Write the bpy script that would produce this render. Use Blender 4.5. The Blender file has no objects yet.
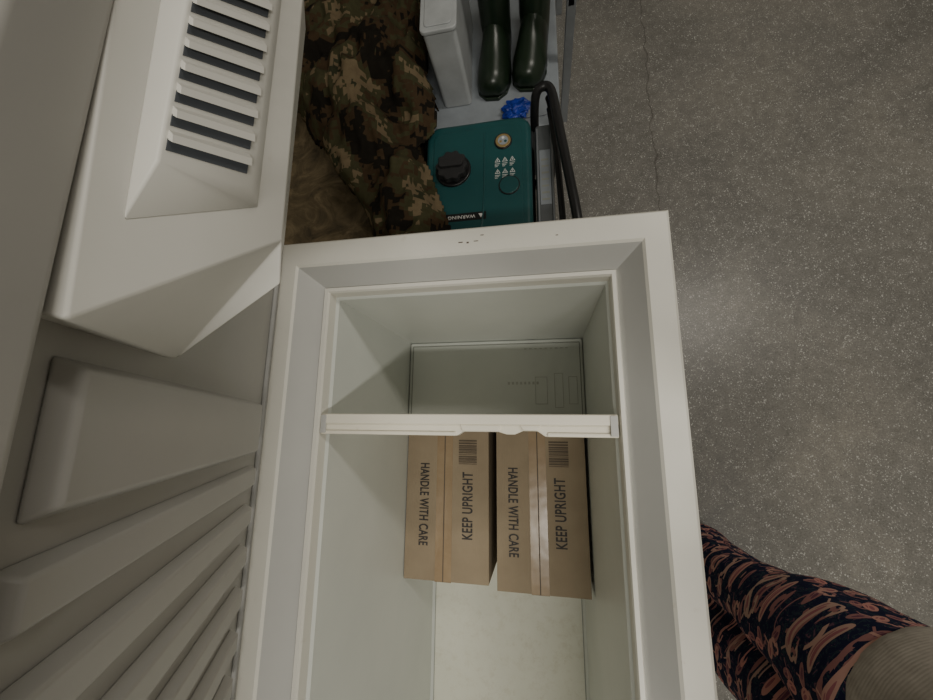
import bpy, bmesh, math, random
from mathutils import Vector, Matrix, noise
random.seed(3)
scene=bpy.context.scene
# ------------------------------------------------------------ helpers
def group(name):
    e=bpy.data.objects.new(name,None); scene.collection.objects.link(e); return e
def link(o,parent=None,mat=None):
    scene.collection.objects.link(o)
    if parent: o.parent=parent
    if mat is not None: o.data.materials.append(mat)
    return o
def mesh(name,vs,fs,parent=None,mat=None,smooth=False,bevel=0,seg=2):
    me=bpy.data.meshes.new(name); me.from_pydata([tuple(v) for v in vs],[],fs)
    bm=bmesh.new(); bm.from_mesh(me); bmesh.ops.recalc_face_normals(bm,faces=bm.faces); bm.to_mesh(me); bm.free()
    o=bpy.data.objects.new(name,me); link(o,parent,mat)
    if smooth:
        for p in me.polygons: p.use_smooth=True
    if bevel:
        m=o.modifiers.new('b','BEVEL'); m.width=bevel; m.segments=seg; m.limit_method='ANGLE'; m.angle_limit=math.radians(30)
        for p in me.polygons: p.use_smooth=True
        w=o.modifiers.new('w','WEIGHTED_NORMAL'); w.keep_sharp=True
    return o
def box(name,x0,x1,y0,y1,z0,z1,parent=None,mat=None,bevel=0,seg=2):
    vs=[(x,y,z) for z in (z0,z1) for y in (y0,y1) for x in (x0,x1)]
    fs=[(0,1,3,2),(4,6,7,5),(0,4,5,1),(2,3,7,6),(0,2,6,4),(1,5,7,3)]
    return mesh(name,vs,fs,parent,mat,False,bevel,seg)
def prism(name,poly,z0,z1,parent=None,mat=None,bevel=0,xf=None,seg=2):
    n=len(poly); vs=[(x,y,z0) for x,y in poly]+[(x,y,z1) for x,y in poly]
    fs=[tuple(range(n)),tuple(range(n,2*n))]+[(i,(i+1)%n,n+(i+1)%n,n+i) for i in range(n)]
    if xf: vs=[xf(*v) for v in vs]
    return mesh(name,vs,fs,parent,mat,False,bevel,seg)
def rrect(x0,x1,y0,y1,r,n=5):
    P=[]
    for cx_,cy_,a0 in ((x1-r,y1-r,0),(x0+r,y1-r,90),(x0+r,y0+r,180),(x1-r,y0+r,270)):
        for i in range(n+1):
            a=math.radians(a0+90*i/n); P.append((cx_+r*math.cos(a),cy_+r*math.sin(a)))
    return P
def circle(cx_,cy_,r,n=28): return [(cx_+r*math.cos(2*math.pi*i/n),cy_+r*math.sin(2*math.pi*i/n)) for i in range(n)]
def tube(name,pts,r,parent,mat,cyclic=False,poly=False):
    cu=bpy.data.curves.new(name,'CURVE'); cu.dimensions='3D'; cu.bevel_depth=r; cu.bevel_resolution=4; cu.use_fill_caps=True
    sp=cu.splines.new('POLY' if poly else 'NURBS'); sp.points.add(len(pts)-1)
    for p,q in zip(sp.points,pts): p.co=(*q,1)
    if not poly: sp.order_u=3; sp.use_endpoint_u=not cyclic; sp.resolution_u=8
    sp.use_cyclic_u=cyclic
    o=bpy.data.objects.new(name,cu); link(o,parent); cu.materials.append(mat)
    return to_mesh(o)
def to_mesh(o):
    bpy.context.view_layer.update()
    dg=bpy.context.evaluated_depsgraph_get(); me=bpy.data.meshes.new_from_object(o.evaluated_get(dg))
    n=o.name; p=o.parent; mw=o.matrix_world.copy(); mats=[m for m in o.data.materials]
    bpy.data.objects.remove(o); me.name=n
    o2=bpy.data.objects.new(n,me); scene.collection.objects.link(o2); o2.parent=p; o2.matrix_world=mw
    if not me.materials:
        for m in mats: me.materials.append(m)
    for q in me.polygons: q.use_smooth=True
    return o2
def text(name,body,center,length,cap,rot,parent,mat,bold=0.012):
    cu=bpy.data.curves.new(name,'FONT'); cu.body=body; cu.size=1; cu.align_x='CENTER'; cu.align_y='CENTER'; cu.offset=bold
    cu.space_character=1.08
    o=bpy.data.objects.new(name,cu); link(o); cu.materials.append(mat)
    bpy.context.view_layer.update()
    dg=bpy.context.evaluated_depsgraph_get(); me=bpy.data.meshes.new_from_object(o.evaluated_get(dg)); bpy.data.objects.remove(o)
    xs=[v.co.x for v in me.vertices]; ys=[v.co.y for v in me.vertices]
    mx=(min(xs)+max(xs))/2; my=(min(ys)+max(ys))/2; w=max(xs)-min(xs); h=max(ys)-min(ys)
    c,s=math.cos(rot),math.sin(rot)
    for v in me.vertices:
        x=(v.co.x-mx)*length/w; y=(v.co.y-my)*cap/h
        v.co=(center[0]+c*x-s*y,center[1]+s*x+c*y,center[2])
    o=bpy.data.objects.new(name,me); link(o,parent)
    if not me.materials: me.materials.append(mat)
    return o
# ------------------------------------------------------------ materials
class NT:
    def __init__(s,name):
        s.m=bpy.data.materials.new(name); s.m.use_nodes=True; s.t=s.m.node_tree; s.b=s.t.nodes['Principled BSDF']
        s.co=s.t.nodes.new('ShaderNodeTexCoord').outputs['Object']
    def n(s,t,**k):
        nd=s.t.nodes.new(t)
        for a,b in k.items(): setattr(nd,a,b)
        return nd
    def L(s,a,b): s.t.links.new(a,b)
    def put(s,sock,v):
        if isinstance(v,(int,float,tuple)): sock.default_value=v
        else: s.L(v,sock)
    def M(s,op,a,b=0.0,c=0.0):
        nd=s.n('ShaderNodeMath',operation=op); s.put(nd.inputs[0],a); s.put(nd.inputs[1],b)
        if op in('MULTIPLY_ADD','COMPARE','SMOOTH_MIN'): s.put(nd.inputs[2],c)
        return nd.outputs[0]
    def noise(s,scale,detail=4,rough=.6,vec=None,dist=0):
        nd=s.n('ShaderNodeTexNoise'); nd.inputs['Scale'].default_value=scale; nd.inputs['Detail'].default_value=detail
        nd.inputs['Roughness'].default_value=rough; nd.inputs['Distortion'].default_value=dist
        s.L(vec if vec is not None else s.co,nd.inputs['Vector']); return nd.outputs['Fac']
    def vor(s,scale,vec=None,out='Distance',feature='F1'):
        nd=s.n('ShaderNodeTexVoronoi',feature=feature); nd.inputs['Scale'].default_value=scale
        s.L(vec if vec is not None else s.co,nd.inputs['Vector']); return nd.outputs[out]
    def ramp(s,fac,stops,const=False):
        nd=s.n('ShaderNodeValToRGB'); cr=nd.color_ramp
        if const: cr.interpolation='CONSTANT'
        while len(cr.elements)<len(stops): cr.elements.new(.5)
        for e,(p,c) in zip(cr.elements,stops): e.position=p; e.color=(*c,1) if len(c)==3 else c
        s.L(fac,nd.inputs['Fac']); return nd.outputs['Color']
    def mix(s,f,a,b,blend='MIX'):
        nd=s.n('ShaderNodeMix',data_type='RGBA',blend_type=blend)
        s.put(nd.inputs['Factor'],f)
        s.put(nd.inputs[6],a if not isinstance(a,tuple) else (*a[:3],1)); s.put(nd.inputs[7],b if not isinstance(b,tuple) else (*b[:3],1))
        return nd.outputs[2]
    def bump(s,h,strength=.3,dist=.002):
        nd=s.n('ShaderNodeBump'); nd.inputs['Strength'].default_value=strength; nd.inputs['Distance'].default_value=dist
        s.L(h,nd.inputs['Height']); s.L(nd.outputs[0],s.b.inputs['Normal'])
    def base(s,c): s.put(s.b.inputs['Base Color'],c if not isinstance(c,tuple) else (*c[:3],1))
    def rough(s,r): s.put(s.b.inputs['Roughness'],r)
def simple(name,col,rough=.5,metal=0,var=.12,scale=12,bump=0,spec=.5):
    t=NT(name); f=t.noise(scale,5)
    lo=tuple(max(0,c*(1-var)) for c in col); hi=tuple(min(1,c*(1+var)) for c in col)
    t.base(t.ramp(f,[(.3,lo),(.7,hi)])); t.rough(rough); t.b.inputs['Metallic'].default_value=metal
    t.b.inputs['Specular IOR Level'].default_value=spec
    if bump: t.bump(t.noise(scale*12,3),.4,bump)
    return t.m
def plastic(name,col,dirt=(.45,.38,.28),amt=.35,rough=.45):
    t=NT(name); f=t.noise(5,5); g=t.noise(38,6,.7)
    base=t.ramp(f,[(.3,tuple(c*.93 for c in col)),(.7,col)])
    sc=t.ramp(g,[(.64,(0,0,0)),(.78,(1,1,1))]); k=t.M('MULTIPLY',sc,amt)
    t.base(t.mix(k,base,dirt)); t.rough(rough); t.b.inputs['Specular IOR Level'].default_value=.35
    return t.m
M_rim=plastic('rim_plastic',(.75,.735,.665),amt=.4)
M_band=plastic('rim_plastic_shaded',(.50,.50,.48),amt=.15)  # rim plastic again, greyer: shading of the sloped band put into its colour
M_lid=plastic('lid_liner_plastic',(.47,.46,.435),amt=.2,rough=.38)
M_lamp=plastic('vent_cover_plastic',(.62,.61,.565),amt=.2,rough=.38)
M_slot=simple('slot_dark',(.055,.062,.072),.7)
M_div=plastic('divider_plastic',(.84,.80,.68),amt=.3,rough=.4)
M_gask=simple('rubber_gasket',(.35,.35,.34),.6)
def liner():
    t=NT('painted_liner'); f=t.noise(3,4); g=t.noise(45,7,.75)
    base=t.ramp(f,[(.3,(.61,.635,.595)),(.7,(.68,.70,.655))])
    sc=t.ramp(g,[(.62,(0,0,0)),(.8,(1,1,1))])
    t.base(t.mix(t.M('MULTIPLY',sc,.2),base,(.5,.46,.34))); t.rough(.38); t.b.inputs['Specular IOR Level'].default_value=.4
    return t.m
M_liner=liner()
def linerfloor():
    t=NT('liner_floor'); f=t.noise(4,5); g=t.noise(30,8,.8)
    base=t.ramp(f,[(.3,(.67,.67,.565)),(.7,(.74,.735,.635))])
    sc=t.ramp(g,[(.50,(0,0,0)),(.8,(1,1,1))])
    t.base(t.mix(t.M('MULTIPLY',sc,.55),base,(.45,.40,.26))); t.rough(.4)
    return t.m
M_lfloor=linerfloor()
M_line=simple('seam_grey',(.26,.27,.24),.6)
M_faint=simple('faint_emboss',(.44,.45,.41),.6)
def card():
    t=NT('cardboard'); f=t.noise(6,4); w=t.n('ShaderNodeTexWave'); w.inputs['Scale'].default_value=60; t.L(t.co,w.inputs['Vector'])
    c=t.ramp(f,[(.3,(.262,.208,.142)),(.7,(.325,.262,.182))]); t.base(c); t.rough(.85); t.b.inputs['Specular IOR Level'].default_value=.15
    t.bump(w.outputs['Fac'],.08,.001); return t.m
M_card=card()
t=NT('packing_tape'); t.base(t.ramp(t.noise(15,4),[(.3,(.27,.19,.11)),(.7,(.34,.25,.155))])); t.rough(.25); t.b.inputs['Specular IOR Level'].default_value=.4; t.bump(t.noise(12,2),.5,.003); M_tape=t.m
M_ink=simple('black_ink',(.035,.03,.028),.7)
M_label=simple('label_brown_print',(.10,.075,.05),.7)
M_teal=simple('teal_paint',(.014,.070,.073),.32,0,.08)
M_black=simple('black_metal',(.012,.012,.013),.35)
M_blackm=simple('black_matte',(.015,.015,.016),.8)
M_dgrey=simple('dark_grey_panel',(.11,.12,.125),.4)
M_steel=simple('grey_steel',(.30,.32,.34),.35,.6,.1)
M_white=simple('white_print',(.62,.62,.60),.6)
M_gold=simple('gauge_brass',(.45,.33,.15),.35,.6)
M_boot=simple('green_rubber',(.012,.022,.012),.32,0,.2)
M_blue=simple('blue_plastic_bag',(.008,.03,.28),.35,0,.4,20,.004)
M_bin=simple('bin_plastic',(.25,.275,.30),.4)
t=NT('weathered_plywood'); t.base(t.ramp(t.noise(9,8,.7,dist=1.5),[(.3,(.03,.022,.012)),(.5,(.105,.078,.04)),(.7,(.21,.16,.09))])); t.rough(.8); M_wood=t.m
M_wallp=simple('painted_wall',(.50,.49,.45),.85,0,.06,3)
M_ceil=simple('ceiling_white',(.70,.70,.68),.9,0,.04,3)
M_skin=simple('skin',(.62,.38,.28),.5,0,.06)
M_hair=simple('brown_hair',(.07,.04,.02),.6,0,.4,40)
M_shoe=simple('shoe_leather',(.05,.045,.04),.5)
def concrete():
    t=NT('polished_concrete'); a=t.noise(1.6,6,.62,dist=.6); b=t.noise(20,8,.78); c=t.noise(170,4,.75)
    base=t.ramp(a,[(.28,(.125,.12,.11)),(.5,(.175,.167,.150)),(.72,(.225,.212,.185))])
    b2=t.ramp(b,[(.3,(.78,.78,.78)),(.7,(1.16,1.16,1.16))])
    col=t.mix(1.0,base,b2,'MULTIPLY')
    col=t.mix(1.0,col,t.ramp(c,[(.3,(.65,.65,.65)),(.7,(1.3,1.3,1.3))]),'MULTIPLY')
    st=t.ramp(t.noise(3.5,7,.7,dist=1),[(.60,(0,0,0)),(.72,(1,1,1))]); col=t.mix(t.M('MULTIPLY',st,.25),col,(.09,.08,.065))
    sel=t.noise(33,2,.5)
    for sc,th,cc,am,op,lim in ((95,.21,(.55,.54,.51),.7,'GREATER_THAN',.50),(180,.26,(.46,.45,.42),.6,'GREATER_THAN',.45),(130,.2,(.06,.055,.05),.5,'LESS_THAN',.47)):  # pale specks: the floor's glossy sparkle painted into the colour; last set dark
        k=t.M('MULTIPLY',t.M('LESS_THAN',t.vor(sc),th),t.M(op,sel,lim)); col=t.mix(t.M('MULTIPLY',k,am),col,cc)
    sx=t.n('ShaderNodeSeparateXYZ'); t.L(t.co,sx.inputs[0])
    w=t.M('MULTIPLY',t.M('SUBTRACT',t.noise(5,5),.5),.10)
    d=t.M('ABSOLUTE',t.M('SUBTRACT',t.M('ADD',sx.outputs[0],w),.50))
    cr=t.M('MULTIPLY',t.M('MULTIPLY',t.M('LESS_THAN',d,.0026),t.M('GREATER_THAN',sx.outputs[1],.85)),.6)
    col=t.mix(cr,col,(.06,.05,.045))
    t.base(col); t.rough(.34); t.b.inputs['Specular IOR Level'].default_value=.45
    t.bump(c,.3,.0012); return t.m
M_floor=concrete()
def camo():
    t=NT('digital_camouflage_cloth')
    sn=t.n('ShaderNodeVectorMath',operation='SNAP'); t.L(t.co,sn.inputs[0]); sn.inputs[1].default_value=(.012,.012,.012)
    f=t.noise(7.5,3,.65,vec=sn.outputs[0])
    c=t.ramp(f,[(0,(.014,.012,.009)),(.42,(.055,.036,.020)),(.48,(.055,.052,.027)),(.56,(.165,.125,.075)),(.66,(.04,.042,.024))],True)
    f2=t.noise(55,3,.6); w=t.ramp(f2,[(.2,(.8,.8,.8)),(.8,(1.1,1.1,1.1))])
    t.base(t.mix(1.0,c,w,'MULTIPLY')); t.rough(.95); t.b.inputs['Specular IOR Level'].default_value=.1; t.bump(f2,.5,.003); return t.m
M_camo=camo()
def flamingo():
    t=NT('flamingo_print_cloth'); M=t.M
    sx=t.n('ShaderNodeSeparateXYZ'); t.L(t.co,sx.inputs[0]); X,Y,Z=sx.outputs
    u0=M('SUBTRACT',M('MULTIPLY',Y,1.0),X); v0=M('MULTIPLY',Z,.95)
    def layer(scale,off,k):
        u=M('MULTIPLY_ADD',u0,scale,off); v=M('MULTIPLY_ADD',v0,scale,off*1.7)
        iv=M('FLOOR',v); u=M('MULTIPLY_ADD',M('PINGPONG',iv,1.0),.5,u)
        iu=M('FLOOR',u); fu=M('SUBTRACT',M('FRACT',u),.5); fv=M('SUBTRACT',M('FRACT',v),.5)
        wn=t.n('ShaderNodeTexWhiteNoise',noise_dimensions='3D'); cb=t.n('ShaderNodeCombineXYZ'); t.L(iu,cb.inputs[0]); t.L(iv,cb.inputs[1]); cb.inputs[2].default_value=k; t.L(cb.outputs[0],wn.inputs[0]); rnd=wn.outputs['Value']
        ang=M('MULTIPLY_ADD',rnd,2.6,-1.3); c=M('COSINE',ang); s=M('SINE',ang)
        x=M('SUBTRACT',M('MULTIPLY',fu,c),M('MULTIPLY',fv,s)); y=M('ADD',M('MULTIPLY',fu,s),M('MULTIPLY',fv,c))
        x=M('MULTIPLY',x,M('SIGN',M('SUBTRACT',M('FRACT',M('MULTIPLY',rnd,7.0)),.5)))
        def ell(cx_,cy_,rx,ry):
            a=M('DIVIDE',M('SUBTRACT',x,cx_),rx); b=M('DIVIDE',M('SUBTRACT',y,cy_),ry)
            return M('LESS_THAN',M('ADD',M('MULTIPLY',a,a),M('MULTIPLY',b,b)),1.0)
        def arc(cx_,cy_,r,w,cond):
            a=M('SUBTRACT',x,cx_); b=M('SUBTRACT',y,cy_); d=M('SQRT',M('ADD',M('MULTIPLY',a,a),M('MULTIPLY',b,b)))
            return M('MULTIPLY',M('LESS_THAN',M('ABSOLUTE',M('SUBTRACT',d,r)),w),cond(a,b))
        body=ell(-.12,-.05,.29,.16)
        neck1=arc(.12,.08,.13,.045,lambda a,b:M('GREATER_THAN',M('SUBTRACT',a,b),-.03))
        neck2=arc(.17,.27,.10,.040,lambda a,b:M('GREATER_THAN',M('ADD',b,a),-.06))
        head=ell(.28,.27,.07,.06); leg=M('MULTIPLY',M('LESS_THAN',M('ABSOLUTE',M('ADD',x,.06)),.025),M('LESS_THAN',M('ABSOLUTE',M('ADD',y,.28)),.18))
        m=body
        for q in (neck1,neck2,head,leg): m=M('MAXIMUM',m,q)
        wing=M('MAXIMUM',ell(-.18,-.03,.14,.05),ell(-.10,-.12,.10,.022))
        return m,wing,rnd
    leaf=t.noise(55,3,.5,dist=2.0); bg=t.ramp(leaf,[(0,(.014,.017,.050)),(.53,(.030,.055,.070)),(.58,(.018,.019,.055)),(.64,(.15,.075,.11))],True)
    m1,w1,r1=layer(19,.3,1.0); m2,w2,r2=layer(22,.77,2.0)
    col=t.mix(m2,bg,(.36,.17,.165)); col=t.mix(M('MULTIPLY',w2,1.0),col,(.17,.065,.10))
    pk=t.mix(r1,(.62,.29,.25),(.50,.36,.29)); col=t.mix(m1,col,pk); col=t.mix(w1,col,(.36,.13,.15))
    t.base(col); t.rough(.9); t.b.inputs['Specular IOR Level'].default_value=.15; t.bump(t.noise(200,2),.3,.001); return t.m
M_flam=flamingo()
t=NT('beige_knit'); w=t.n('ShaderNodeTexWave'); w.inputs['Scale'].default_value=70; w.inputs['Distortion'].default_value=1.5; w.bands_direction='Z'; t.L(t.co,w.inputs['Vector'])
t.base(t.ramp(t.noise(60,5),[(.3,(.36,.325,.28)),(.7,(.48,.44,.385))])); t.rough(.95); t.bump(w.outputs['Fac'],.2,.001); M_knit=t.m
# ------------------------------------------------------------ room
box('floor',-1.3,3.2,-2.6,2.9,-.1,0,None,M_floor)
box('wall_left',-1.3,-1.2,-2.6,2.9,0,2.8,None,M_wallp)
box('wall_back',-1.3,3.2,2.8,2.9,0,2.8,None,M_wallp)
box('wall_front',-1.3,3.2,-2.7,-2.6,0,2.8,None,M_wallp)
box('wall_right',3.2,3.3,-2.7,2.9,0,2.8,None,M_wallp)
box('ceiling',-1.3,3.3,-2.7,2.9,2.8,2.9,None,M_ceil)
# ------------------------------------------------------------ freezer
XL,XR,YE,YN=-.501,.2136,.3514,-1.28
F=group('chest_freezer')
d_=-.5
rings=[(XL+.01,XR-.01,YN+.01,YE-.01,.0),(XL,XR,YN,YE,.035),(XL,XR,YN,YE,.925),(XL+.002,XR-.002,YN+.002,YE-.002,.934),(XL+.007,XR-.007,YN+.007,YE-.007,.94),
       (-.463,.171,-.735+d_,.301,.94),(-.459,.167,-.731+d_,.297,.936)]
rings2=[(-.459,.167,-.731+d_,.297,.936),(-.424,.133,-.70+d_,.268,.893)]
rings3=[(-.424,.133,-.70+d_,.268,.893),(-.421,.130,-.697+d_,.265,.901),(-.414,.1235,-.691+d_,.258,.901),(-.4115,.1217,-.689+d_,.2556,.896),(-.4115,.1217,-.689+d_,.2556,.872)]
rings4=[(-.4115,.1217,-.689+d_,.2556,.872),(-.4075,.1177,-.685+d_,.2516,.866),(-.4105,.1207,-.688+d_,.2546,.55),(-.4105,.1207,-.688+d_,.2546,.085),(-.4025,.1127,-.680+d_,.2466,.075)]
def loft(name,rs,mat,cap0=False):
    vs=[];fs=[]
    for x0,x1,y0,y1,z in rs: vs+=[(x0,y0,z),(x1,y0,z),(x1,y1,z),(x0,y1,z)]
    for i in range(len(rs)-1):
        for j in range(4): fs.append((4*i+j,4*i+(j+1)%4,4*i+4+(j+1)%4,4*i+4+j))
    if cap0: fs.append((0,1,2,3))
    me=bpy.data.meshes.new(name); me.from_pydata(vs,[],fs); o=bpy.data.objects.new(name,me); link(o,F,mat); return o
loft('outer_cabinet',rings,M_rim,cap0=True)
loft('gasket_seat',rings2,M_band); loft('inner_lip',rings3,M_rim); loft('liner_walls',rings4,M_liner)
box('liner_floor',-.4105,.1207,-.688+d_,.2546,.06,.0752,F,M_lfloor)
box('compressor_step',-.4095,.1197,.004,.2536,.0755,.42,F,M_liner,.006)
zs=.4204
for a in ((-.40,.1107,.240,.2425),(-.40,-.3975,.01,.24),(.109,.1115,.01,.24)):
    box('step_seam',a[0],a[1],a[2],a[3],zs-.001,zs+.0006,F,M_line)
def outline(nm,x0,x1,y0,y1,w=.0015):
    for b in ((x0,x1,y0,y0+w),(x0,x1,y1-w,y1),(x0,x0+w,y0,y1),(x1-w,x1,y0,y1)): box(nm,*b,zs-.001,zs+.0004,F,M_faint)
outline('stamp_mark',.035,.06,.05,.15); outline('stamp_mark',.075,.10,.06,.14); outline('stamp_mark',-.02,.015,.06,.14)
for i in range(9): box('stamp_dash',-.05+i*.015,-.043+i*.015,.224,.226,zs-.001,zs+.0004,F,M_faint)
for i in range(8): box('stamp_text',-.10+i*.012,-.094+i*.012,.118,.126,zs-.001,zs+.0004,F,M_faint)
box('floor_crease',-.402,-.3995,-.68+d_,.0,.0755,.0762,F,M_line); box('floor_crease',.1095,.112,-.68+d_,.0,.0755,.0762,F,M_line)
for (a,b,c,d) in ((-.14,-.132,.319,.321),(-.125,-.121,.317,.320),(-.112,-.104,.3195,.321),(-.10,-.094,.330,.3315),(.03,.034,.318,.3195)):
    box('rim_scuff',a,b,c,d,.9395,.9402,F,M_label)
# divider
poly=[(-.4085,-.019),(-.148,-.019),(-.138,-.012),(-.075,-.012),(-.062,-.016),(-.048,-.016),(-.034,-.010),(-.010,-.010),(.003,-.019),(.119,-.019),(.119,.018),(-.4085,.018)]
prism('divider_top',poly,.872,.893,F,M_div,.002)
box('divider_rail',-.4085,.119,.000,.018,.893,.899,F,M_div,.0025); box('divider_rail',-.4085,-.150,-.019,-.012,.893,.897,F,M_div,.002); box('divider_rail',.006,.119,-.019,-.012,.893,.897,F,M_div,.002)
prism('divider_grip',[(-.138,-.011),(-.075,-.011),(-.070,.0),(-.143,.0)],.893,.898,F,M_div,.002); prism('divider_grip',[(-.034,-.009),(-.010,-.009),(-.004,.0),(-.040,.0)],.893,.898,F,M_div,.002)
box('divider_panel',-.4075,.1177,-.003,.0035,.42,.873,F,M_div,.001)
box('divider_clip',.106,.118,-.017,.016,.897,.901,F,M_band,.001); box('divider_clip',-.4075,-.397,-.017,.016,.897,.901,F,M_band,.001)
# ------------------------------------------------------------ lid
A=math.radians(62); Lx,Lz=math.cos(A),math.sin(A); nx,nz=math.sin(A),-math.cos(A)
def LP(s,y,n): return (XL+.006+Lx*s+nx*n,y,.945+Lz*s+nz*n)
yl0,yl1=YN,.372
def lslab(name,s0,s1,y0,y1,n0,n1,mat,t=0.0,bevel=.004,seg=2):
    vs=[LP(s0,y0,n0),LP(s1,y0,n0),LP(s1,y1,n0),LP(s0,y1,n0),LP(s0+t,y0+t,n1),LP(s1-t,y0+t,n1),LP(s1-t,y1-t,n1),LP(s0+t,y1-t,n1)]
    return mesh(name,vs,[(0,1,2,3),(4,5,6,7),(0,1,5,4),(1,2,6,5),(2,3,7,6),(3,0,4,7)],F,mat,False,bevel,seg)
lslab('lid_shell',0,.70,yl0,yl1,-.075,0,M_lid,0,.008)
for a in ((.012,.03,yl0+.02,yl1-.02),(.672,.69,yl0+.02,yl1-.02),(.012,.69,yl0+.02,yl0+.036),(.012,.69,yl1-.036,yl1-.02)):
    lslab('lid_gasket',*a,0,.007,M_gask,.002,.002)
lslab('lid_border_front',.565,.655,yl0+.05,yl1-.045,0,.03,M_lid,.02,.006,3)
lslab('lid_rib_wide',.075,.530,-.050,.034,0,.014,M_lid,.007,.003,3)
y=-.066
k=0
while y>YN+.10:
    w=.034
    lslab('lid_rib',.07,.540,y-w,y,0,.013,M_lid,.005,.0025,3); y-=w+.024; k+=1
for yy in (.2,-1.05):
    box('hinge',XL-.03,XL,yy-.03,yy+.03,.84,.96,F,M_steel,.004)
# vent cover on the lid
Xp=-.195
E1=(Xp,.0415,1.441);E1b=(Xp,.372,1.458);E2=(Xp,.139,1.318);E2b=(Xp,.372,1.325)
E3=(-.210,.112,1.296);E3b=(-.212,.370,1.296);E4=(-.319,.054,1.2815);E4b=(-.345,.370,1.235)
E5=(-.232,.050,1.452);E5b=(-.235,.370,1.462)
vs=[E1,E2,E3,E4,E5,E1b,E2b,E3b,E4b,E5b]
fs=[(0,1,3),(1,2,3),(0,3,4),(0,1,6,5),(1,2,7,6),(2,3,8,7),(3,4,9,8),(4,0,5,9),(5,6,7,8,9)]
mesh('vent_cover_body',vs,fs,F,M_lamp,False,.0018,3)
h=.010
def PX(y,z,n): return (Xp+n,y,z)
hv=[PX(.128,1.424,h),PX(.152,1.364,h),PX(.368,1.366,h),PX(.368,1.424,h),PX(.0935,1.428,0),PX(.150,1.346,0),PX(.371,1.348,0),PX(.371,1.434,0)]
mesh('louvre_hood',hv,[(0,1,2),(0,2,3),(0,1,5,4),(1,2,6,5),(2,3,7,6),(3,0,4,7),(4,5,6,7)],F,M_lamp,False,.0015,2)
for i in range(11):
    yl_=.136+i*.0145; yr_=.159+i*.0178; hl,hr=.0068,.0088
    if yr_+hr>.364: break
    vs=[PX(yl_,1.4215,h+.0006),PX(yr_,1.370,h+.0006),PX(yr_+hr,1.370,h+.0006),PX(yl_+hl,1.4215,h+.0006)]
    vs+= [ (v[0]-.004,v[1],v[2]) for v in vs]
    mesh('louvre_slot',vs,[(0,1,2,3),(4,5,6,7),(0,1,5,4),(1,2,6,5),(2,3,7,6),(3,0,4,7)],F,M_slot)
    vs=[PX(yl_+hl*.95,1.4215,h),PX(yr_+hr*.95,1.370,h),PX(yr_+hr+.006,1.370,h),PX(yl_+hl+.005,1.4215,h),
        PX(yl_+hl*.6,1.4215,h+.0035),PX(yr_+hr*.6,1.370,h+.0035),PX(yr_+hr+.002,1.370,h+.003),PX(yl_+hl+.002,1.4215,h+.003)]
    mesh('louvre_slat',vs,[(0,1,2,3),(4,5,6,7),(0,1,5,4),(1,2,6,5),(2,3,7,6),(3,0,4,7)],F,M_lamp)
# ------------------------------------------------------------ cardboard boxes
def carton(x0,x1,y0,y1,z1,fh,fk):
    B=group('cardboard_box'); z0=.0765; w=x1-x0; xm=x0+w*.47
    right=x0>-.2
    def bx(nm,a,b,c,d,e,f,m,bev=0): return box(nm,a,b,c,d,e,f,B,m,bev)
    bx('carton_body',x0,x1,y0,y1,z0,z1-.004,M_card,.002)
    bx('flap_left',x0,xm-.001,y0,y1,z1-.004,z1,M_card,.001); bx('flap_right',xm+.001,x1,y0,y1,z1-.004,z1+.0005,M_card,.001)
    bx('tape_strip',xm-.024,xm+.024,y0-.0006,y1,z1+.0006,z1+.0012,M_tape); bx('tape_end',xm-.024,xm+.024,y0-.0012,y0-.0002,z1-.06,z1+.0012,M_tape)
    bx('flap_seam',xm-.0015,xm+.0015,y0,y1,z1+.0012,z1+.0015,M_label)
    xh=x0+w*fh; xk=x0+w*fk; z=z1+.0016
    text('print_handle_with_care','HANDLE WITH CARE',(xh,(-.115-.344)/2-(.01 if right else 0),z),.229+(.008 if right else 0),.028,-math.pi/2,B,M_ink,.02)
    text('print_keep_upright','KEEP UPRIGHT',(xk,-.229-(.008 if right else 0),z),.184,.031,math.pi/2,B,M_ink,.02)
    yb=-.045; random.seed(5)
    while yb>-.115:
        ww=random.choice([.0015,.003,.0045]); bx('barcode_bar',xk-.027,xk+.027,yb-ww,yb,z,z+.0003,M_label); yb-=ww+random.choice([.0018,.003])
carton(-.408,-.160,-.436,-.012,.41,.226,.75)
carton(-.137,.112,-.447,-.012,.41,.19,.71)
# ------------------------------------------------------------ generator
G=group('portable_generator')
gx0,gx1,gy0,gy1=-.37,-.012,.47,1.015
prism('fuel_tank',rrect(gx0,gx1,gy0,gy1,.05,8),.27,.45,G,M_teal,.018,seg=4)
prism('tank_panel',rrect(gx0+.03,gx1-.03,gy0+.03,gy1-.035,.03,6),.449,.4535,G,M_teal,.003)
prism('tank_seam',rrect(gx0-.008,gx1+.008,gy0-.008,gy1+.008,.05,8),.30,.312,G,M_black,.003)
prism('cap_neck',circle(-.27,.83,.060),.45,.462,G,M_black,.004)
cap=[( -.27+(.050+.004*math.cos(10*t_))*math.cos(t_),.83+(.050+.004*math.cos(10*t_))*math.sin(t_)) for t_ in [2*math.pi*i/60 for i in range(60)]]
prism('fuel_cap',cap,.462,.488,G,M_blackm,.004); prism('cap_grip',rrect(-.31,-.23,.818,.842,.01,4),.486,.50,G,M_blackm,.003)
prism('fuel_gauge_ring',circle(-.103,.917,.029),.452,.459,G,M_black,.002); prism('fuel_gauge',circle(-.103,.917,.025),.456,.4605,G,M_gold,.001)
prism('gauge_face',circle(-.103,.917,.017),.459,.4612,G,M_bin)
for a in range(3):
    t_=math.radians(90+120*a); prism('gauge_mark',circle(-.103+.009*math.cos(t_),.917+.009*math.sin(t_),.0045,12),.461,.4618,G,(M_white,M_gold,M_teal)[a])
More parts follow.
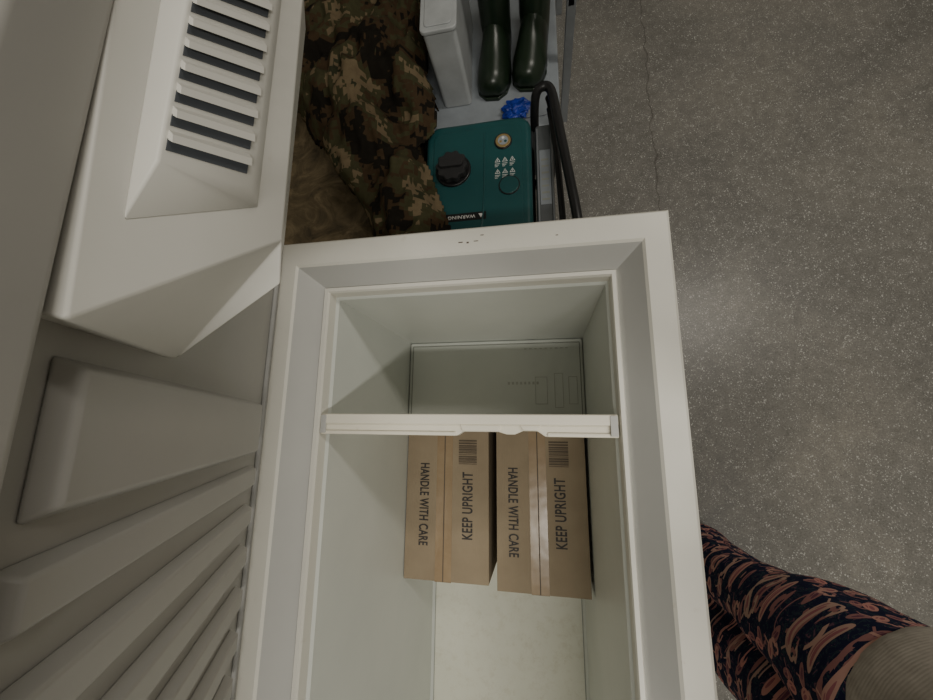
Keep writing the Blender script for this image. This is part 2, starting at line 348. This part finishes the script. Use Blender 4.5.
for r in range(2):
    for c in range(3):
        cx_=-.122+c*.024; cy_=.850-r*.042
        tri=[(cx_-.009,cy_-.007),(cx_+.009,cy_-.007),(cx_,cy_+.009)]
        prism('warning_triangle',tri,.4535,.4545,G,M_white); tri2=[(cx_-.0062,cy_-.0055),(cx_+.0062,cy_-.0055),(cx_,cy_+.006)]
        prism('warning_inner',tri2,.4545,.4548,G,M_teal); box('warning_mark',cx_-.001,cx_+.001,cy_-.004,cy_+.002,.4548,.4551,G,M_white)
        for q in range(3): box('warning_line',cx_-.009,cx_+.008-.004*q,cy_-.014-q*.005,cy_-.0125-q*.005,.4535,.4543,G,M_white)
prism('emboss_ring',circle(-.085,.755,.034),.4535,.457,G,M_black,.001); prism('emboss_disc',circle(-.085,.755,.031),.4535,.4585,G,M_teal,.002)
box('warning_strip',-.31,-.16,.645,.672,.4535,.4542,G,M_black); text('warning_text','WARNING',(-.240,.6585,.4546),.09,.012,math.pi,G,M_white)
prism('warning_triangle',[(-.185,.666),(-.169,.666),(-.177,.651)],.4542,.4547,G,M_white)
tube('tank_emboss',[(-.345,.60,.4535),(-.19,.60,.4535),(-.165,.63,.4535),(-.165,.96,.4535)],.0025,G,M_teal)
box('engine_block',-.33,-.05,.50,.78,.06,.27,G,M_black,.01)
for i in range(7): box('cooling_fin',-.34,-.04,.52+i*.035,.53+i*.035,.10,.25,G,M_steel,.002)
o=prism('alternator',circle(0,0,.10),0,.24,G,M_steel,.01); o.rotation_euler=(-math.pi/2,0,0); o.location=(-.19,.78,.17)
box('control_panel',.0,.058,.50,1.0,.16,.41,G,M_dgrey,.010,3); box('panel_plate',.012,.048,.70,.90,.41,.413,G,M_bin,.002)
for i in range(7): box('plate_print',.018,.042,.715+i*.024,.722+i*.024,.413,.4136,G,M_line)
box('panel_edge',.003,.010,.52,.98,.41,.418,G,M_steel,.002); box('panel_edge',.050,.056,.52,.98,.41,.416,G,M_steel,.002)
fr=.0145
tube('frame_top',[(.0,1.03,.36),(.0,1.045,.46),(.015,1.06,.50),(.048,1.06,.50),(.060,1.02,.50),(.072,.92,.50),(.096,.74,.50),(.115,.60,.50),(.12,.52,.49),(.10,.47,.46),(.07,.44,.42)],fr,G,M_black)
tube('frame_inner_rail',[(.050,1.03,.44),(.066,.90,.44),(.075,.70,.44),(.082,.50,.44)],.010,G,M_black)
for y_ in (.46,1.045):
    tube('frame_side',[(.05,y_,.47),(.07,y_,.40),(.07,y_,.05),(.05,y_,.02),(-.38,y_,.02),(-.395,y_,.05),(-.395,y_,.36),(-.38,y_,.38)],fr,G,M_black)
tube('frame_back_rail',[(-.395,.46,.34),(-.395,1.045,.34)],fr,G,M_black,poly=True)
for y_ in (.46,1.045):
    for x_ in (-.33,.02): prism('rubber_foot',circle(x_,y_,.02,16),0,.02,G,M_blackm)
# ------------------------------------------------------------ crates, bins
C1=group('plywood_crate')
box('crate_body',-1.15,-.46,.42,1.95,0,.36,C1,M_wood,.004); box('crate_lid',-1.16,-.45,.41,1.96,.36,.385,C1,M_wood,.003)
for y_ in (.5,1.2,1.85): box('crate_batten',-.458,-.446,y_-.03,y_+.03,0,.36,C1,M_wood,.002)
S1=group('storage_bin')
prism('bin_body',rrect(-.42,.085,1.10,1.95,.03),0,.27,S1,M_bin,.006); prism('bin_lid',rrect(-.43,.095,1.09,1.96,.035),.27,.30,S1,M_bin,.006)
prism('bin_lid_ridge',rrect(-.39,.06,1.13,1.92,.03),.30,.306,S1,M_bin,.003)
W1=group('white_plastic_tub'); Mw=simple('white_plastic',(.40,.42,.43),.4)
prism('tub_body',rrect(-.345,-.235,1.22,1.62,.015),.306,.60,W1,Mw,.006,seg=3)
prism('tub_rim',rrect(-.351,-.230,1.214,1.626,.018),.60,.615,W1,Mw,.004); prism('tub_lid_panel',rrect(-.335,-.246,1.23,1.61,.012),.615,.619,W1,Mw,.002)
def boot(x,y,rot,S=1.25):
    B=group('rubber_boot'); zb=.306
    n=20; c,s=math.cos(rot),math.sin(rot); R=lambda p:(x+S*(c*p[0]-s*p[1]),y+S*(s*p[0]+c*p[1]),zb+S*(p[2]-zb))
    def ring(cx_,cz,rx,rz): return [(cx_+rx*math.cos(2*math.pi*i/n),rz*math.sin(2*math.pi*i/n),cz) for i in range(n)]
    vs=[]
    shaft=[(.0,.012,.055,.040),(.01,.04,.058,.042),(.015,.09,.062,.044),(.005,.14,.060,.045),(.0,.20,.062,.047),(-.002,.27,.066,.050),(-.004,.33,.068,.052),(-.004,.345,.070,.053),(-.004,.345,.062,.047),(0,.22,.053,.041),(0,.15,.045,.035)]
    for cx_,z,rx,ry in shaft: vs+=ring(cx_,zb+z,rx,ry)
    fs=[(i*n+j,i*n+(j+1)%n,(i+1)*n+(j+1)%n,(i+1)*n+j) for i in range(len(shaft)-1) for j in range(n)]
    fs.append(tuple(range((len(shaft)-1)*n,len(shaft)*n)))
    mesh('boot_shaft',[R(p) for p in vs],fs,B,M_boot,True)
    foot=[(-.03,.030,.05),(.0,.040,.075),(.05,.043,.075),(.09,.047,.058),(.13,.052,.045),(.17,.049,.038),(.195,.040,.032),(.208,.02,.022)]
    vs=[]
    for cx_,ry,rz in foot:
        for i in range(n):
            a=2*math.pi*i/n; zz=math.sin(a); vs.append((cx_,ry*math.cos(a),zb+.012+(rz*1.6*zz if zz>0 else 0)))
    fs=[(i*n+j,i*n+(j+1)%n,(i+1)*n+(j+1)%n,(i+1)*n+j) for i in range(len(foot)-1) for j in range(n)]+[tuple(range(n)),tuple(range((len(foot)-1)*n,len(foot)*n))]
    mesh('boot_foot',[R(p) for p in vs],fs,B,M_boot,True)
    pr=[(-.058,.022),(-.045,.034),(.0,.038),(.05,.036),(.10,.045),(.15,.053),(.19,.044),(.212,.02)]
    sole=[(a,b) for a,b in pr]+[(a,-b) for a,b in reversed(pr)]
    prism('boot_sole',[(R((a,b,0))[0],R((a,b,0))[1]) for a,b in sole],zb,zb+.014,B,M_boot,.003)
    tube('boot_rim',[R(p) for p in ring(-.004,zb+.345,.070,.053)],.004,B,M_boot,cyclic=True)
boot(-.128,1.485,math.radians(-96)); boot(.015,1.50,math.radians(-99))
bm=bmesh.new(); bmesh.ops.create_icosphere(bm,subdivisions=4,radius=.05)
for v in bm.verts:
    q=noise.noise(v.co*40)*.016+noise.noise(v.co*90)*.01; v.co=v.co.normalized()*(.040+q); v.co.z*=.55; v.co.x*=1.2
me=bpy.data.meshes.new('blue_plastic_bag'); bm.to_mesh(me); bm.free(); o=bpy.data.objects.new('blue_plastic_bag',me); link(o,None,M_blue); o.location=(-.065,1.150,.328)
RK=group('metal_rack')
for y_ in (1.35,1.95):
    box('rack_upright',.115,.145,y_,y_+.03,0,1.2,RK,M_steel,.002)
for z in (.5,1.0): box('rack_rail',.118,.14,1.35,1.98,z,z+.03,RK,M_steel,.002)
for i in range(8): box('rack_hole',.144,.1465,1.36,1.37,.1+i*.12,.12+i*.12,RK,M_blackm)
# ------------------------------------------------------------ camouflage jacket
def jacket():
    J=group('camouflage_jacket')
    lines=[[(-.80,1.85,.28,.17),(-.68,1.45,.28,.20),(-.66,1.18,.22,.20)],
           [(-.76,1.28,.18,.20),(-.60,1.0,.15,.17),(-.47,.78,.140,.15),(-.405,.60,.138,.14),(-.385,.50,.13,.12)],
           [(-.50,1.50,.13,.16),(-.47,1.20,.12,.17),(-.42,1.02,.10,.12)]]
    st=.008; x0,y0=-1.15,.36; nxg=int(.95/st); nyg=int(1.7/st); idx={};vs=[];fs=[]
    def H(x,y):
        best=0
        for ln in lines:
            for (ax,ay,ar,ah),(bx_,by,br,bh) in zip(ln,ln[1:]):
                dx,dy=bx_-ax,by-ay; t_=max(0,min(1,((x-ax)*dx+(y-ay)*dy)/(dx*dx+dy*dy)))
                d=math.hypot(x-ax-t_*dx,y-ay-t_*dy); r=ar+t_*(br-ar); hh=ah+t_*(bh-ah)
                r*=1+.10*noise.noise(Vector((x*6,y*6,3)))
                if d<r: best=max(best,hh*(1-(d/r)**2.6)**.5)
        return best
    for j in range(nyg):
        for i in range(nxg):
            x=x0+i*st;y=y0+j*st;h_=H(x,y)
            if h_>0 and not (x>-.362 and y>1.19):
                fo=noise.noise(Vector((x*9+2*noise.noise(Vector((x*4,y*4,0))),y*5,1.5)))
                f2=abs(noise.noise(Vector((x*18,y*11,5))))
                g=min(1,h_/.08)
                zz=max(.398+h_+g*(.07*fo-.065*f2),.396)
                if x>-.45 and y<1.10: zz=max(zz,.475)
                idx[i,j]=len(vs); vs.append((x,y,zz))
    for (i,j),a in idx.items():
        if (i+1,j) in idx and (i,j+1) in idx and (i+1,j+1) in idx: fs.append((a,idx[i+1,j],idx[i+1,j+1],idx[i,j+1]))
    o=mesh('jacket_cloth',vs,fs,J,M_camo,True)
    m=o.modifiers.new('s','SMOOTH'); m.iterations=2; m.factor=.5
    m=o.modifiers.new('t','SOLIDIFY'); m.thickness=.006
jacket()
# ------------------------------------------------------------ person taking the photo
P=group('person')
def skin(name,verts,edges,mat,root=0,sub=2):
    me=bpy.data.meshes.new(name); me.from_pydata([v[:3] for v in verts],edges,[]); o=bpy.data.objects.new(name,me); link(o,P,mat)
    m=o.modifiers.new('skin','SKIN'); m.use_smooth_shade=True
    for i,v in enumerate(verts):
        r=v[3]; me.skin_vertices[0].data[i].radius=(r,r); me.skin_vertices[0].data[i].use_root=(i==root)
    m=o.modifiers.new('sub','SUBSURF'); m.levels=sub; m.render_levels=sub
    return to_mesh(o)
def lofts(name,chains,mat,vox=.011,n=28,sm=6):
    vs=[];fs=[]
    for ch in chains:
        b=len(vs)
        for cx_,cy_,cz,rx,ry in ch:
            for i in range(n):
                a=2*math.pi*i/n; vs.append((cx_+rx*math.cos(a),cy_+ry*math.sin(a),cz))
        for i in range(len(ch)-1):
            for j in range(n): fs.append((b+i*n+j,b+i*n+(j+1)%n,b+(i+1)*n+(j+1)%n,b+(i+1)*n+j))
        fs.append(tuple(b+i for i in range(n))); fs.append(tuple(b+(len(ch)-1)*n+i for i in range(n)))
    o=mesh(name,vs,fs,P,mat,True)
    m=o.modifiers.new('r','REMESH'); m.mode='VOXEL'; m.voxel_size=vox; m.use_smooth_shade=True
    m=o.modifiers.new('s','SMOOTH'); m.iterations=sm; m.factor=.6
    return to_mesh(o)
px,py=.50,-.470
legs=[]
for sy in (1,-1):
    legs.append([(px-.01,py+sy*.082,.07,.088,.080),(px-.01,py+sy*.080,.25,.085,.078),(px-.012,py+sy*.083,.50,.088,.082),(px-.01,py+sy*.092,.70,.103,.10),(px-.01,py+sy*.090,.88,.125,.112),(px,py+sy*.07,.98,.11,.10)])
legs.append([(px-.01,py,.78,.105,.16),(px-.01,py,.88,.130,.198),(px,py,.98,.12,.175),(px,py,1.06,.11,.15)])
tr=lofts('trousers',legs,M_flam)
for v in tr.data.vertices:
    f=noise.noise(Vector((v.co.x*7,v.co.y*9,v.co.z*3)))*.016+noise.noise(Vector((v.co.x*14,v.co.y*16,v.co.z*9)))*.012
    v.co.x+=f; v.co.y+=f*.7
ty=py+.012
tor=[(px+.002,ty,.872,.150,.198),(px+.0,ty,.892,.158,.206),(px-.003,ty,.98,.150,.198),(px-.01,ty,1.08,.13,.170),(px-.03,py,1.2,.125,.165),(px-.05,py,1.32,.12,.19),(px-.055,py,1.40,.085,.15),(px-.06,py,1.44,.055,.06)]
sw=lofts('sweater',[tor],M_knit,.012,sm=4)
for v in sw.data.vertices:
    f=noise.noise(v.co*8)*.016; v.co.x+=f; v.co.y+=f*.5
skin('sleeve_left',[(px-.06,py+.17,1.37,.058),(px-.04,py+.27,1.25,.05),(px-.0,py+.33,1.19,.046),(px-.13,py+.37,1.33,.042),(px-.24,py+.42,1.47,.036),(px-.27,py+.43,1.51,.034)],[(0,1),(1,2),(2,3),(3,4),(4,5)],M_knit)
skin('sleeve_right',[(px-.06,py-.17,1.37,.058),(px-.03,py-.20,1.24,.05),(px+.0,py-.18,1.17,.046),(px-.10,py-.02,1.33,.042),(px-.2,py+.16,1.48,.036),(px-.225,py+.215,1.52,.034)],[(0,1),(1,2),(2,3),(3,4),(4,5)],M_knit)
Rw=Matrix(((0.98106,0.00874,-0.1935),(0.02865,0.98144,0.18963),(0.19157,-0.19158,0.9626)))
Ri=Rw.transposed(); CC=Vector((0,0,1.56))
def CW(p): return CC+Ri@Vector(p)
ph=group('smartphone')
prism('phone_body',rrect(-.015,.145,-.060,.018,.010),.012,.020,ph,M_black,.001,xf=lambda x,y,z:tuple(CW((x,y,z))))
prism('phone_screen',rrect(-.012,.142,-.057,.015,.008),.0201,.0205,ph,M_slot,0,xf=lambda x,y,z:tuple(CW((x,y,z))))
def hand(name,wrist,palm,edge,updir):
    w=Vector(wrist);p=Vector(palm);e=Vector(edge);u=Vector(updir).normalized()
    skin(name+'_palm',[(*w,.024),(*((w+p)/2),(.024)),(*p,.030),(*(p+(e-p)*.5),.022)],[(0,1),(1,2),(2,3)],M_skin)
    for i,l in enumerate((.9,1.0,.95,.78)):
        off=u*(.026-.018*i); b=p+off*.9; k=p+(e-p)*.75+off; t1=e+off+Vector(CW((0,0,-.012)))-CC; t2=e+(e-p).normalized()*.022*l+off+Vector(CW((0,0,-.004)))-CC
        skin(name+'_finger_%d'%(i+1),[(*b,.010),(*k,.0095),(*t1,.0085),(*t2,.0072)],[(0,1),(1,2),(2,3)],M_skin)
    b=p+u*.02; k=p+(e-p)*.6+u*.03+(CW((0,0,.03))-CC); t_=e+(e-p).normalized()*.02+u*.015+(CW((0,0,.030))-CC)
    skin(name+'_thumb',[(*b,.013),(*k,.011),(*t_,.009)],[(0,1),(1,2)],M_skin)
e1=CW((.146,.0,.016)); e2=CW((.146,-.05,.016)); ex=CW((0,1,0))-CC
hand('hand_left',(px-.27,py+.43,1.51),CW((.215,.01,.03)),e1,ex)
hand('hand_right',(px-.225,py+.215,1.52),CW((.205,-.11,.04)),e2,ex)
hx,hy,hz=px-.10,py,1.60
skin('neck',[(px-.06,py,1.40,.055),(px-.075,py,1.47,.05),(hx+.01,py,1.54,.055)],[(0,1),(1,2)],M_skin)
bm=bmesh.new(); bmesh.ops.create_uvsphere(bm,u_segments=36,v_segments=26,radius=1)
for v in bm.verts:
    x,y_,z=v.co; w=.075*(1-.22*max(0,-z)); v.co=Vector((x*.095,y_*w,z*.115))
    if x<-.3:
        g=math.exp(-((y_/.16)**2+((z+.15)/.22)**2)); v.co.x-=.028*g
        for s_ in (1,-1): v.co.x+=.012*math.exp(-(((y_-s_*.42)/.18)**2+((z-.02)/.13)**2))
        v.co.x-=.010*math.exp(-((y_/.3)**2+((z+.5)/.07)**2)); v.co.x-=.012*math.exp(-((y_/.3)**2+((z+.85)/.15)**2))
me=bpy.data.meshes.new('head'); bm.to_mesh(me); bm.free(); o=bpy.data.objects.new('head',me); link(o,P,M_skin); o.location=(hx,hy,hz); o.rotation_euler=(0,-.45,0)
for p_ in me.polygons: p_.use_smooth=True
M_eye=simple('eye_white',(.8,.8,.8),.2); M_lip=simple('lips',(.45,.14,.12),.5)
def ell(name,loc,sc,mat,parent):
    bm=bmesh.new(); bmesh.ops.create_uvsphere(bm,u_segments=20,v_segments=14,radius=1)
    for v in bm.verts: v.co=Vector((v.co.x*sc[0],v.co.y*sc[1],v.co.z*sc[2]))+Vector(loc)
    me=bpy.data.meshes.new(name); bm.to_mesh(me); bm.free(); q=bpy.data.objects.new(name,me); link(q,parent,mat)
    for p_ in me.polygons: p_.use_smooth=True
    return q
for s_ in (1,-1):
    for nm,l,sc,mt in (('eye',(-.076,s_*.031,.003),(.012,.014,.009),M_eye),('iris',(-.086,s_*.031,.003),(.004,.005,.005),M_blackm),('ear',(.0,s_*.076,-.005),(.018,.008,.03),M_skin),('eyebrow',(-.086,s_*.031,.024),(.005,.018,.003),M_hair)):
        q=ell(nm,l,sc,mt,P); q.location=(hx,hy,hz); q.rotation_euler=(0,-.45,0)
q=ell('mouth',(-.088,0,-.057),(.008,.024,.007),M_lip,P); q.location=(hx,hy,hz); q.rotation_euler=(0,-.45,0)
bm=bmesh.new(); bmesh.ops.create_uvsphere(bm,u_segments=40,v_segments=28,radius=1)
for v in bm.verts:
    x,y_,z=v.co; v.co=Vector((x*.106+.014,y_*.088,z*.125+.008))*(1+.02*noise.noise(v.co*9))
bmesh.ops.delete(bm,geom=[v for v in bm.verts if v.co.x<-.045 and v.co.z<.055 or v.co.z<-.09],context='VERTS')
me=bpy.data.meshes.new('hair'); bm.to_mesh(me); bm.free(); o=bpy.data.objects.new('hair',me); link(o,P,M_hair); o.location=(hx,hy,hz); o.rotation_euler=(0,-.45,0)
for p_ in me.polygons: p_.use_smooth=True
m=o.modifiers.new('t','SOLIDIFY'); m.thickness=.008
ell('hair_bun',(hx+.11,hy,hz+.03),(.045,.045,.045),M_hair,P)
for sy in (1,-1):
    cy_=py+sy*.082
    skin('shoe',[(px+.05,cy_,.045,.038),(px-.03,cy_,.045,.040),(px-.11,cy_,.036,.036),(px-.16,cy_,.03,.028)],[(0,1),(1,2),(2,3)],M_shoe)
# ------------------------------------------------------------ lights
def area(name,loc,size,sy,power,col):
    l=bpy.data.lights.new(name,'AREA'); l.shape='RECTANGLE'; l.size=size; l.size_y=sy; l.energy=power; l.color=col
    o=bpy.data.objects.new(name,l); scene.collection.objects.link(o); o.location=loc
    return o
area('ceiling_light',(.55,-.85,2.75),1.2,.12,39,(1,.96,.87))
area('ceiling_light.001',(1.3,1.1,2.75),1.2,.2,22,(1,.94,.84))
w=bpy.data.worlds.new('world'); scene.world=w; w.use_nodes=True; w.node_tree.nodes['Background'].inputs[0].default_value=(.95,.96,1,1); w.node_tree.nodes['Background'].inputs[1].default_value=.3
# ------------------------------------------------------------ camera
cam=bpy.data.cameras.new('camera'); cam.sensor_width=36; cam.lens=36*382.23/933; cam.clip_start=.01
co=bpy.data.objects.new('camera',cam); scene.collection.objects.link(co)
mw=Ri.to_4x4(); mw.translation=CC; co.matrix_world=mw; scene.camera=co
